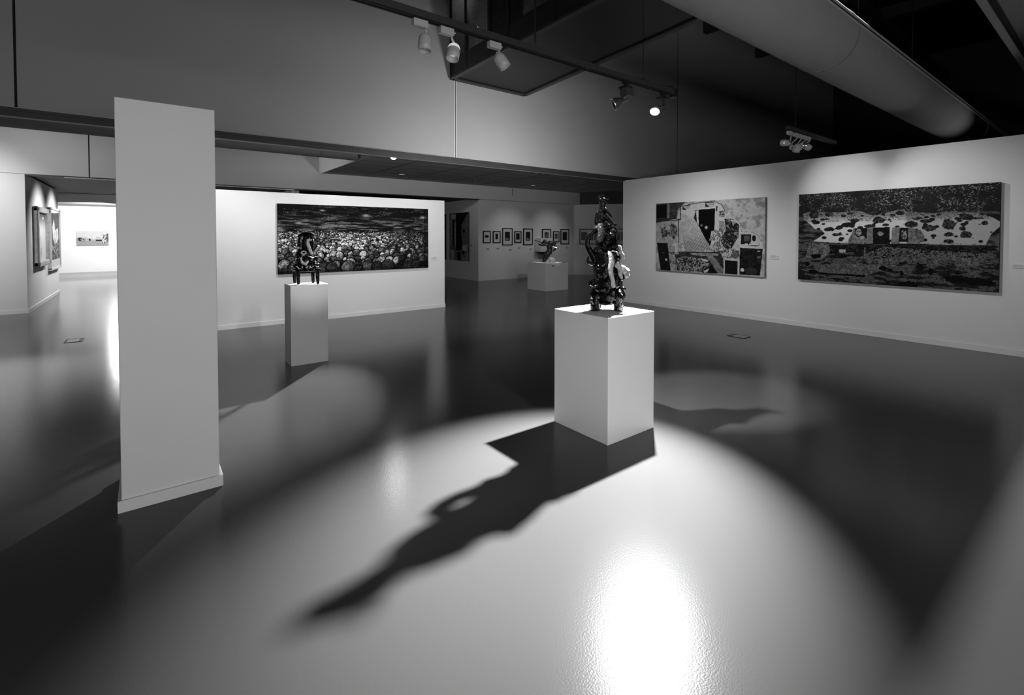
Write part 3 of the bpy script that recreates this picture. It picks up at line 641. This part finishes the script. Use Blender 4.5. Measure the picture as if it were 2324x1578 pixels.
I = Img(100, 30, .01); I.a = .02 * I.nz; I.poly([(.4, .3), (.7, .35), (.8, .6), (.5, .7)], .12, .6); I.poly([(.3, .08), (.6, .05), (.6, .2), (.3, .25)], .06)
tag(canvas('dark_abstract_painting', (9.27, 17.3, 2.44), (0, -1.0, 0), (0, 0, -1.77), (-1, 0, 0), .03, I.a, .03), 'sliver of a dim dark painting just right of the centre wall end', 'painting')

# corridor pictures
h, w = 150, 130; I = Img(h, w, .4); v = I.Y / h; u = I.X / w
I.a = .10 + .55 * sm(v, .05, .4); I.a[(abs(u - .45) < .12) & (fbm(h, w, 30, 4, 4) > .62)] *= .5; I.line([(.55, .72), (.52, .85), (.56, .93)], 3, .1); I.ell(.75, .12, .05, .03, .7)
R = root('framed_picture', (XC, 15.37, .88), 'pale misty picture in a deep silvered frame in the corridor', 'painting')
a0, a1, z0, z1 = 14.60, 16.15, .90, 2.25; wd_ = .13
for nm, A, B in (('frame_side', (XC, a0, z0), (XC + .10, a0 + wd_, z1)), ('frame_side', (XC, a1 - wd_, z0), (XC + .10, a1, z1)), ('frame_rail', (XC, a0, z0), (XC + .10, a1, z0 + wd_)), ('frame_rail', (XC, a0, z1 - wd_), (XC + .10, a1, z1))):
    MB(R.location).box(A, B).build(nm, M['frame'], R, bevel=.03)
canvas('picture', (XC, a0 + .1, z1 - .1), (0, a1 - a0 - .2, 0), (0, 0, -(z1 - z0 - .2)), (1, 0, 0), .03, I.a, .1, R)
I = Img(h, w, .55); I.a = .5 + .05 * I.nz; m = I.poly([(.12, .06), (.95, .03), (.95, .85), (.12, .86)], .08, .9)
I.poly([(.15, .08), (.92, .05), (.92, .35), (.15, .4)], .05, .5); I.poly([(.2, .3), (.4, .15), (.5, .35), (.8, .3), (.85, .5), (.5, .6), (.25, .5)], .45, .5); I.poly([(.15, .6), (.9, .55), (.9, .84), (.15, .84)], .03, 0, .3)
R = root('framed_picture', (XC, 17.35, .77), 'picture with a broad white margin, farther one on the corridor wall', 'painting')
canvas('picture', (XC, 16.58, 2.27), (0, 1.62, 0), (0, 0, -1.5), (1, 0, 0), .05, I.a, .5, R)
fr_ = MB(R.location)
for A, B in (((XC, 16.53, .75), (XC + .07, 16.58, 2.29)), ((XC, 18.2, .75), (XC + .07, 18.25, 2.29)), ((XC, 16.53, .72), (XC + .07, 18.25, .77)), ((XC, 16.53, 2.27), (XC + .07, 18.25, 2.32))): fr_.box(A, B)
fr_.build('frame', M['wframe'], R)
h, w = 70, 130; I = Img(h, w, .5); v = I.Y / h; I.a = np.where(v < .58, .42 + .1 * I.nz, .2 + .12 * I.fine); I.poly([(.0, .45), (.2, .42), (.45, .52), (.85, .5), (.85, .62), (0, .66)], .3, .5)
I.ell(.1, .55, .06, .12, .02); I.ell(.18, .6, .08, .1, .03, 0, .4); I.ell(.4, .58, .03, .08, .02); I.poly([(.6, .6), (.78, .6), (.78, .68), (.6, .68)], .02); I.poly([(.84, .25), (.92, .3), (.95, .6), (.9, .8), (.8, .85), (.8, .5)], .03, 0, .5)
I.line([(.8, .22), (.87, .3), (.94, .18)], 1.5, .05); I.poly([(.93, .2), (1, .15), (1, .7), (.93, .75)], .08, .4); I.line([(.62, .45), (.66, .4), (.72, .46)], 2, .15)
tag(canvas('landscape_painting', (-2.40, 27.94, 1.80), (1.06, 0, 0), (0, 0, -.64), (0, -1, 0), .04, I.a, .4), 'small wide picture of riders on open ground, on the bright end wall', 'painting')

# framed prints in the far room
YF = 14.06
def print_frame(x0, x1, z0, z1, ix, iz, label, kind):
    R = root('framed_print', ((x0 + x1) / 2, YF, z0), label, 'framed print', 'framed prints on the far wall')
    t = .03; m = MB(R.location)
    for A, B in (((x0, z0), (x0 + t, z1)), ((x1 - t, z0), (x1, z1)), ((x0 + t, z0), (x1 - t, z0 + t)), ((x0 + t, z1 - t), (x1 - t, z1))): m.box((A[0], YF - .04, A[1]), (B[0], YF, B[1]))
    m.build('frame', M['black'], R)
    MB(R.location).box((x0 + t, YF - .02, z0 + t), (x1 - t, YF - .002, z1 - t)).build('mount', M['paper'], R)
    cx, cz = (x0 + x1) / 2, (z0 + z1) / 2 + .02; J = Img(30, 20, .01); J.a = .008 + .03 * J.nz
    if kind == 1: J.a[18:26, 4:16] = np.where(J.fine[18:26, 4:16] > .55, .5, .01)
    if kind == 2: J.a = .18 * (.5 + J.nz); J.a[(abs(J.X - 9) < 5) & (J.nz > .42)] = .02
    canvas('print', (cx - ix / 2, YF, cz + iz / 2), (ix, 0, 0), (0, 0, -iz), (0, -1, 0), .024, J.a, .1, R)
for a in ((9.455, 9.785, 1.335, 1.77, .15, .095, 'leftmost framed print in the far row, holding a small flat black picture', 0),
          (9.885, 10.215, 1.335, 1.765, .115, .20, 'second framed print from the left in the far row, with a narrow dark picture', 0),
          (10.30, 10.765, 1.245, 1.875, .23, .33, 'third framed print from the left, the tallest in the left group', 1),
          (10.86, 11.185, 1.335, 1.765, .17, .24, 'fourth framed print from the left, small between two tall ones', 0),
          (11.28, 11.745, 1.245, 1.868, .22, .335, 'fifth framed print from the left with pale marks, just left of the wall case', 1),
          (12.22, 12.685, 1.245, 1.862, .22, .32, 'tall framed print with a grey picture, right above the twisted bronze', 2),
          (12.80, 13.125, 1.345, 1.775, .175, .20, 'small framed print, second from the right in the far row', 2),
          (13.205, 13.665, 1.255, 1.868, .24, .335, 'rightmost framed print of the far row, beside the wall corner', 0)):
    print_frame(*a)
def plaque(tl, uv, nrm, hgt, label, lines=3, name='wall_label', dark=False):
    tl, uv, nrm = V(tl), V(uv), V(nrm); R = root(name, tl + uv / 2 - UP * hgt, label, 'wall label', 'small wall labels')
    MB(R.location).obox(tl + uv / 2 - UP * hgt / 2 + nrm * .006, uv / 2, UP * hgt / 2, nrm * .006).build('card', M['seam2'] if dark else M['plaque'], R)
    m = MB(R.location)
    for i in range(lines):
        l = (.8, .6, .7, .5)[i]; m.obox(tl + uv * (.08 + l / 2) - UP * hgt * (.22 + i * .22) + nrm * .0123, uv * l / 2, UP * hgt * .03, nrm * .0004)
    m.build('text_lines', M['ink'], R)
plaque((XR, 4.10, 1.245), (0, -.155, 0), (-1, 0, 0), .075, 'small white label on the right wall between the two paintings')
plaque((XR, .998, 1.222), (0, -.155, 0), (-1, 0, 0), .052, 'small white label at the right edge beyond the weathered painting')
plaque((4.955, YP, 1.14), (.16, 0, 0), (0, -1, 0), .065, 'small white label right of the crowd painting')
for x, z, lb in ((9.62, 1.15, 'under the leftmost framed print'), (10.06, 1.16, 'under the second framed print'), (10.62, 1.10, 'under the third framed print'), (11.05, 1.165, 'under the fourth framed print'), (11.6, 1.115, 'under the fifth framed print'), (13.5, 1.14, 'under the rightmost framed print')):
    plaque((x, YF, z), (.11, 0, 0), (0, -1, 0), .06, 'tiny grey label ' + lb, 2, dark=True)
plaque((9.27, 14.55, 1.28), (0, -.12, 0), (-1, 0, 0), .06, 'tiny label beside the dark abstract painting', 2, dark=True)
# wall case
R = root('wall_display_case', (12.15, YF, .85), 'white box display case mounted on the far wall behind the bronze', 'display case')
MB(R.location).box((11.90, YF - .3, .985), (12.5, YF, 1.50)).build('case', M['white'], R)
MB(R.location).add([(11.9, YF - .3, .985), (12.5, YF - .3, .985), (12.5, YF, .985), (11.9, YF, .985), (12.2, YF - .1, .85), (12.5, YF - .1, .85), (12.5, YF, .85), (12.2, YF, .85)],
                   [(0, 1, 2, 3), (7, 6, 5, 4), (1, 0, 4, 5), (2, 1, 5, 6), (3, 2, 6, 7), (0, 3, 7, 4)]).build('bracket', M['dark2'], R)
# long framed series on the oblique wall
R = root('framed_series', p0 + od * 1.2 + UP * 1.24, 'long black frame holding a row of dark pictures, behind the foreground sculpture', 'framed print')
def ob(s0, s1, z0, z1, d0, d1, nm, m):
    return MB(R.location).obox(p0 + od * (s0 + s1) / 2 + UP * (z0 + z1) / 2 + on_ * (d0 + d1) / 2, od * (s1 - s0) / 2, UP * (z1 - z0) / 2, on_ * (d1 - d0) / 2).build(nm, m, R)
S0, S1 = .285, 2.25
ob(S0, S0 + .035, 1.24, 1.88, 0, .04, 'frame_side', M['black']); ob(S1 - .035, S1, 1.24, 1.88, 0, .04, 'frame_side', M['black'])
ob(S0, S1, 1.24, 1.275, 0, .04, 'frame_rail', M['black']); ob(S0, S1, 1.845, 1.88, 0, .04, 'frame_rail', M['black'])
ob(S0 + .03, S1 - .03, 1.27, 1.85, .002, .02, 'mount', M['paper'])
for i in range(7): ob(.36 + i * .265, .59 + i * .265, 1.41, 1.745, .02, .023, 'picture', M['black'])

# floor boxes
def floor_box(q, label):
    q = [V((a, b, 0)) for a, b in q]; c = sum(q, V()) / 4
    R = root('floor_box', c, label, 'floor socket box', 'floor socket boxes')
    fr = MB(R.location)
    for i in range(4):
        a, b = q[i], q[(i + 1) % 4]; bar((a.x, a.y, .002), (b.x, b.y, .002), .018, .004, fr)
    fr.build('rim', M['dark'], R)
    MB(R.location).hexa([((p * .86 + c * .14).x, (p * .86 + c * .14).y) for p in q], .0, .004).build('lid', M['chrome'], R)
    MB(R.location).hexa([((q[1] * .95 + q[0] * .05).x, (q[1] * .95 + q[0] * .05).y), ((q[2] * .95 + q[3] * .05).x, (q[2] * .95 + q[3] * .05).y), ((q[2] * .8 + q[3] * .2).x, (q[2] * .8 + q[3] * .2).y), ((q[1] * .8 + q[0] * .2).x, (q[1] * .8 + q[0] * .2).y)], .0, .0045).build('cable_slot', M['dark'], R)
floor_box([(-.99, 9.67), (-.80, 9.67), (-.80, 9.97), (-.99, 9.97)], 'floor socket box in the floor left of the column')
floor_box([(7.55, 3.67), (7.55, 3.94), (7.35, 3.94), (7.35, 3.67)], 'floor socket box in the floor near the right wall')

# ------------------------------------------------------------------ sculptures
def sculpture(base, sc, x0, y0, fwd0=0):
    """returns a function turning (right, down, depth) measures of the piece into metres about its base"""
    def T(x, y, d=0): return V(base) + RGT * ((x - x0) / sc) + UP * ((y0 - y) / sc) + FWD * (d / sc)
    return T
def clay(name, R, T, sc, items, m, voxel=.007, disp=.012, nscale=.05, zmin=None):
    """items: ('b', x, y, d, rx, ry, rd) lumps and ('t', [(x, y, d, r)...]) rolled coils, fused into one skin"""
    bm = bmesh.new()
    for it in items:
        if it[0] == 'b':
            _, x, y, d, rx, ry, rd = it; r = bmesh.ops.create_icosphere(bm, subdivisions=3, radius=1)
            c = T(x, y, d) - R.location; mt = Matrix.Translation(c) @ Matrix((RGT * rx / sc, FWD * rd / sc, UP * ry / sc)).transposed().to_4x4()
            bmesh.ops.transform(bm, matrix=mt, verts=r['verts'])
        else:
            P = it[1]; pts = []
            for (x, y, d, q), (x2, y2, d2, q2) in zip(P, P[1:]):
                n = max(2, int(math.hypot(x2 - x, y2 - y, d2 - d) / (.45 * min(q, q2))) + 1)
                for k in range(n): t = k / n; pts.append((x + (x2 - x) * t, y + (y2 - y) * t, d + (d2 - d) * t, q + (q2 - q) * t))
            pts.append(P[-1])
            for x, y, d, q in pts:
                r = bmesh.ops.create_icosphere(bm, subdivisions=2, radius=q / sc); bmesh.ops.translate(bm, verts=r['verts'], vec=T(x, y, d) - R.location)
    if zmin is not None:
        for v_ in bm.verts:
            if v_.co.z + R.location.z < zmin: v_.co.z = zmin - R.location.z
    me = bpy.data.meshes.new(name); bm.to_mesh(me); bm.free(); me.materials.append(m)
    o = bpy.data.objects.new(name, me); COL.objects.link(o); o.parent = R
    r = o.modifiers.new('fuse', 'REMESH'); r.mode = 'VOXEL'; r.voxel_size = voxel; r.use_smooth_shade = True
    s = o.modifiers.new('soften', 'SMOOTH'); s.iterations = 2
    tx = bpy.data.textures.new(name, 'CLOUDS'); tx.noise_scale = nscale; tx.noise_depth = 2
    dm = o.modifiers.new('lumps', 'DISPLACE'); dm.texture = tx; dm.strength = disp; dm.mid_level = .4
    return o
# 1: tall black tower, measures in picture units of the piece (271 per metre)
B1 = V((3.055, 2.695, H1)); S1_ = 271.
T = sculpture(B1, S1_, 1375, 706)
R = root('glazed_tower_sculpture', B1, 'tall lumpy black glazed ceramic tower with white drips on the foreground pedestal', 'sculpture')
def lump(items, seed, n, x0, x1, y0, y1, dep, r0, r1):
    q = np.random.default_rng(seed)
    for i in range(n):
        a = q.uniform(0, 2 * math.pi); y = q.uniform(y0, y1); xc, hw = (x0 + x1) / 2, (x1 - x0) / 2; r = q.uniform(r0, r1)
        items.append(('b', xc + math.cos(a) * (hw - r), y, math.sin(a) * (dep - r), r, r, r))
    return items
body = [('b', 1377, 675, 0, 31, 20, 26), ('b', 1378, 645, 0, 29, 24, 24), ('b', 1375, 615, 0, 29, 26, 24), ('b', 1374, 585, 0, 28, 28, 23), ('b', 1373, 555, 0, 23, 28, 20), ('b', 1378, 532, 0, 24, 18, 19), ('b', 1374, 518, 0, 20, 9, 15),
        ('b', 1343, 643, -4, 9, 8, 9), ('b', 1413, 657, -4, 7, 5, 7), ('b', 1408, 630, -6, 9, 10, 9), ('b', 1348, 668, -6, 11, 12, 12), ('b', 1404, 672, -8, 13, 14, 12), ('b', 1362, 657, -20, 16, 7, 8), ('b', 1396, 640, -12, 10, 18, 10)]
lump(body, 3, 26, 1343, 1408, 560, 640, 24, 5, 9); lump(body, 4, 16, 1343, 1414, 655, 690, 26, 5, 9); lump(body, 5, 14, 1350, 1401, 512, 560, 19, 4, 8)
clay('body', R, T, S1_, body, G_BLACK, .006, .014, .035)
for it in ([(1349, 672, -12, 12), (1348, 690, -13, 11), (1348, 702, -13, 11.5)], [(1362, 678, 16, 8), (1362, 690, 17, 7.5), (1362, 700, 18, 8)], [(1399, 676, -16, 13), (1400, 692, -17, 11), (1400, 703, -17, 11.5)], [(1410, 680, 12, 8), (1410, 690, 13, 8), (1410, 700, 13, 8)]):
    clay('leg', R, T, S1_, [('t', it)], G_MIX if it[0][0] > 1390 else G_BLACK, .006, .012, .03, H1 + .006)
clay('handle', R, T, S1_, [('t', [(1355, 524, -2, 5.5), (1345, 528, -4, 5.5), (1336, 535, -5, 6), (1332, 547, -6, 6.2), (1332, 559, -6, 6.2), (1337, 569, -5, 6.5), (1343, 580, -4, 7), (1350, 592, -2, 8)])], G_BLACK, .005, .005)
clay('hook', R, T, S1_, [('t', [(1334, 586, -5, 2.5), (1332, 592, -5, 3), (1335, 598, -5, 4), (1341, 600, -4, 4.5), (1348, 602, -3, 5)])], G_BLACK, .004, .003)
clay('seated_figure', R, T, S1_, [('t', [(1357, 452, 0, 3), (1361, 448, 0, 3.2), (1367, 448, 0, 3.2), (1370, 453, 0, 3)]), ('b', 1365, 456, 0, 8, 7, 7), ('t', [(1366, 459, -3, 3), (1372, 456, -4, 2.6), (1377, 454, -4, 2.3)]),
     ('b', 1369, 463, -1, 7, 5, 6), ('t', [(1366, 463, 0, 7.5), (1366, 478, 0, 7.5), (1365, 492, 0, 10), (1362, 508, 0, 11)]), ('t', [(1373, 478, -3, 4), (1380, 486, -4, 2.8), (1386, 493, -4, 2.6)]),
     ('t', [(1368, 490, -4, 5), (1377, 499, -5, 4.5), (1385, 508, -5, 4), (1390, 513, -5, 3.4), (1395, 512, -5, 3)]), ('t', [(1356, 486, 0, 5), (1352, 498, 0, 4), (1352, 508, 0, 4)]), ('t', [(1362, 505, -6, 6), (1368, 514, -6, 6), (1372, 520, -5, 5)])], G_BLACK, .004, .006, .02)
clay('grey_drape', R, T, S1_, [('t', [(1360, 516, -14, 8), (1362, 530, -18, 9), (1358, 545, -19, 7)]), ('b', 1354, 519, -8, 7, 5, 7)], G_GREY, .005, .008, .02)['label'] = 'grey translucent glaze'
clay('upper_cluster', R, T, S1_, [('t', [(1376, 520, -8, 5), (1382, 515, -8, 5), (1390, 520, -8, 6), (1396, 530, -6, 6), (1398, 545, -5, 5), (1399, 560, -4, 5)]), ('b', 1386, 530, -14, 9, 9, 9), ('b', 1376, 540, -18, 6, 8, 6), ('b', 1388, 560, -16, 8, 10, 7)], G_MIX, .005, .01, .025)
clay('white_drip', R, T, S1_, [('t', [(1377, 573, -22, 3.4), (1381, 582, -24, 5.5), (1383, 595, -25, 6.5), (1380, 608, -26, 5.8), (1381, 622, -27, 5.2), (1385, 636, -27, 4.6), (1386, 648, -27, 5)])], G_WHITE, .004, .005, .02)['label'] = 'long white glaze drip'
clay('white_tendrils', R, T, S1_, [('t', [(1378, 573, -22, 1.8), (1386, 570, -23, 1.8), (1394, 573, -22, 1.8), (1398, 580, -20, 2)]), ('t', [(1403, 563, -10, 4.6), (1404, 574, -12, 5), (1409, 581, -12, 5), (1408, 591, -13, 5.5), (1403, 600, -16, 5), (1396, 606, -20, 4.5)]), ('t', [(1392, 603, -22, 3.6), (1397, 598, -21, 4), (1402, 608, -18, 5.4), (1402, 620, -18, 5), (1406, 630, -16, 4)])], G_WHITE, .004, .005, .015)['label'] = 'white clay tendrils'
clay('white_shell', R, T, S1_, [('b', 1416, 617, -6, 11, 9, 10), ('b', 1410, 610, -8, 8, 7, 8), ('b', 1419, 626, -6, 8, 6, 8)], G_WHITE, .004, .012, .03)['label'] = 'white shell-like lump'

# 2: figure on a four-legged stool
B2 = V((1.60, 6.40, H2)); S2_ = 1084 / 6.03
T = sculpture(B2, S2_, 694, 646)
R = root('stool_figure_sculpture', B2, 'black and white glazed figure on a four-legged stool, on the narrow pedestal', 'sculpture')
for x, d in ((662, 14), (684, -16), (704.5, 14), (726.5, -13)):
    clay('leg', R, T, S2_, [('t', [(x, 618, d, 4.2), (x, 632, d, 4), (x + .6, 644, d, 3.2)])], G_BLACK, .005, .006, .03, H2 + .001)
clay('stool_top', R, T, S2_, [('t', [(660, 614, 12, 3), (678, 615.5, -17, 3), (704, 615, -17, 3), (731, 614, -15, 3)]), ('t', [(658, 614, 12, 3), (708, 613, 16, 3), (731, 614, -15, 3)]), ('b', 695, 613, 0, 33, 3.5, 19)], G_MIX, .005, .008, .02)
b2 = [('b', 696, 604, 0, 32, 9, 17), ('b', 696, 592, 0, 25, 11, 15), ('b', 693, 578, 2, 17, 12, 12), ('b', 680, 585, 0, 9, 14, 10), ('b', 712, 594, 0, 9, 10, 9)]
lump(b2, 8, 22, 670, 722, 585, 610, 15, 2.5, 4.5); clay('body', R, T, S2_, b2, G_MIX, .006, .014, .02)
clay('chair_back', R, T, S2_, [('t', [(676, 575, 8, 3.4), (675, 555, 9, 3.2), (676, 538, 10, 3)]), ('t', [(704, 572, 8, 3.4), (705, 552, 9, 3.2), (703, 535, 10, 3.2)]), ('t', [(676, 537, 10, 3), (690, 531, 10, 3.4), (704, 534, 10, 3.2)]), ('t', [(688, 570, 9, 7), (690, 552, 9, 8), (692, 538, 9, 6)])], G_BLACK, .006, .012, .02)
clay('raised_arm', R, T, S2_, [('t', [(709, 546, -4, 2.2), (702, 546, -5, 2.8), (702, 555, -6, 3.8), (706, 565, -7, 3.8), (711, 577, -7, 2.8)])], G_WHITE, .005, .004)['label'] = 'white raised arm'
clay('open_mouth', R, T, S2_, [('t', [(694.5 + 5.5 * math.cos(a), 575 + 3.5 * math.sin(a), -10, 1.6) for a in np.linspace(0, 6.28, 12)]), ('b', 682, 564, -10, 3.4, 2.6, 3)], G_WHITE, .004, .002)['label'] = 'white ring-shaped mouth'
clay('white_bib', R, T, S2_, [('t', [(690, 588, -12, 3), (693, 597, -14, 3.6), (701, 601, -15, 3), (705, 595, -13, 2.5)])], G_WHITE, .004, .006)['label'] = 'white glaze on the chest'

q_ = np.random.default_rng(21); it = []
for k in range(34):
    x = q_.uniform(668, 728); it.append(('b', x, q_.uniform(605, 612), -17 + 3 * abs(x - 697) / 30, q_.uniform(1, 2.2), q_.uniform(.8, 1.6), 1.6))
for k in range(26):
    a = q_.uniform(0, 3.1); it.append(('b', 697 + 25 * math.cos(a), 600 - 18 * math.sin(a), -13 + 5 * q_.random(), q_.uniform(.8, 2), q_.uniform(.8, 1.8), 1.6))
gb = clay('glaze_beads', R, T, S2_, it, G_WHITE, .005, .003); gb['label'] = 'white beads of glaze'; gb['kind'] = 'stuff'
# 3: twisted bronze
B3 = V((9.5, 10.66, H3)); S3_ = 1084 / 14.23
T = sculpture(B3, S3_, 1242, 597)
R = root('bronze_torso_sculpture', B3, 'small twisted dark bronze torso with a lance on the low far pedestal', 'sculpture')
clay('torso', R, T, S3_, [('t', [(1236, 595, 0, 6), (1236, 587, 0, 6), (1239, 580, 0, 7), (1245, 574, 0, 7), (1247, 567, 0, 5.6), (1246, 560, 0, 6.4), (1248, 554, 0, 6)]), ('b', 1256, 554, 0, 5.4, 5.6, 5), ('t', [(1259, 557, -2, 2.6), (1261, 564, -3, 2.2), (1255, 570, -3, 2.2)]),
     ('t', [(1243, 556, 0, 3), (1237, 557, -1, 2.4), (1228, 558, -2, 1.9), (1221, 555, -2, 1.1)]), ('b', 1236, 551.5, 0, 4.6, 3, 4)], G_BRONZE, .007, .022, .05, H3 + .012)
clay('crest', R, T, S3_, [('t', [(1232, 553, 0, 3), (1234, 546, 0, 1.4)]), ('t', [(1239, 552, 0, 3), (1238, 546.5, 0, 1.6)]), ('t', [(1244, 553, 0, 3), (1246, 548, 0, 1.4)]), ('t', [(1229, 553, 0, 2.4), (1236, 549, 0, 3), (1246, 553, 0, 2)])], G_BRONZE, .007, .008, .04)
clay('rock', R, T, S3_, [('b', 1250, 592, -2, 9.5, 7, 9), ('b', 1243, 595, -2, 7, 4, 7), ('b', 1256, 596, -1, 5, 3.5, 6)], G_ROCK, .008, .02, .04, H3 + .012)['label'] = 'rough grey rock base'
m = MB(R.location); m.tube([T(1211, 546, -3), T(1254, 561.5, -4)], .01, 8); m.build('lance_shaft', M['dark'], R)
m = MB(R.location); m.tube([T(1254, 561.5, -4), T(1262, 564.5, -5), T(1269, 566.5, -5)], [.016, .03, .003], 8); m.build('lance_blade', M['lampc'], R)['label'] = 'bright pointed lance blade'
plaque((9.30, 10.26, .745), (.10, 0, 0), (0, -1, 0), .05, 'tiny grey label on the front of the low far pedestal', 2, dark=True)
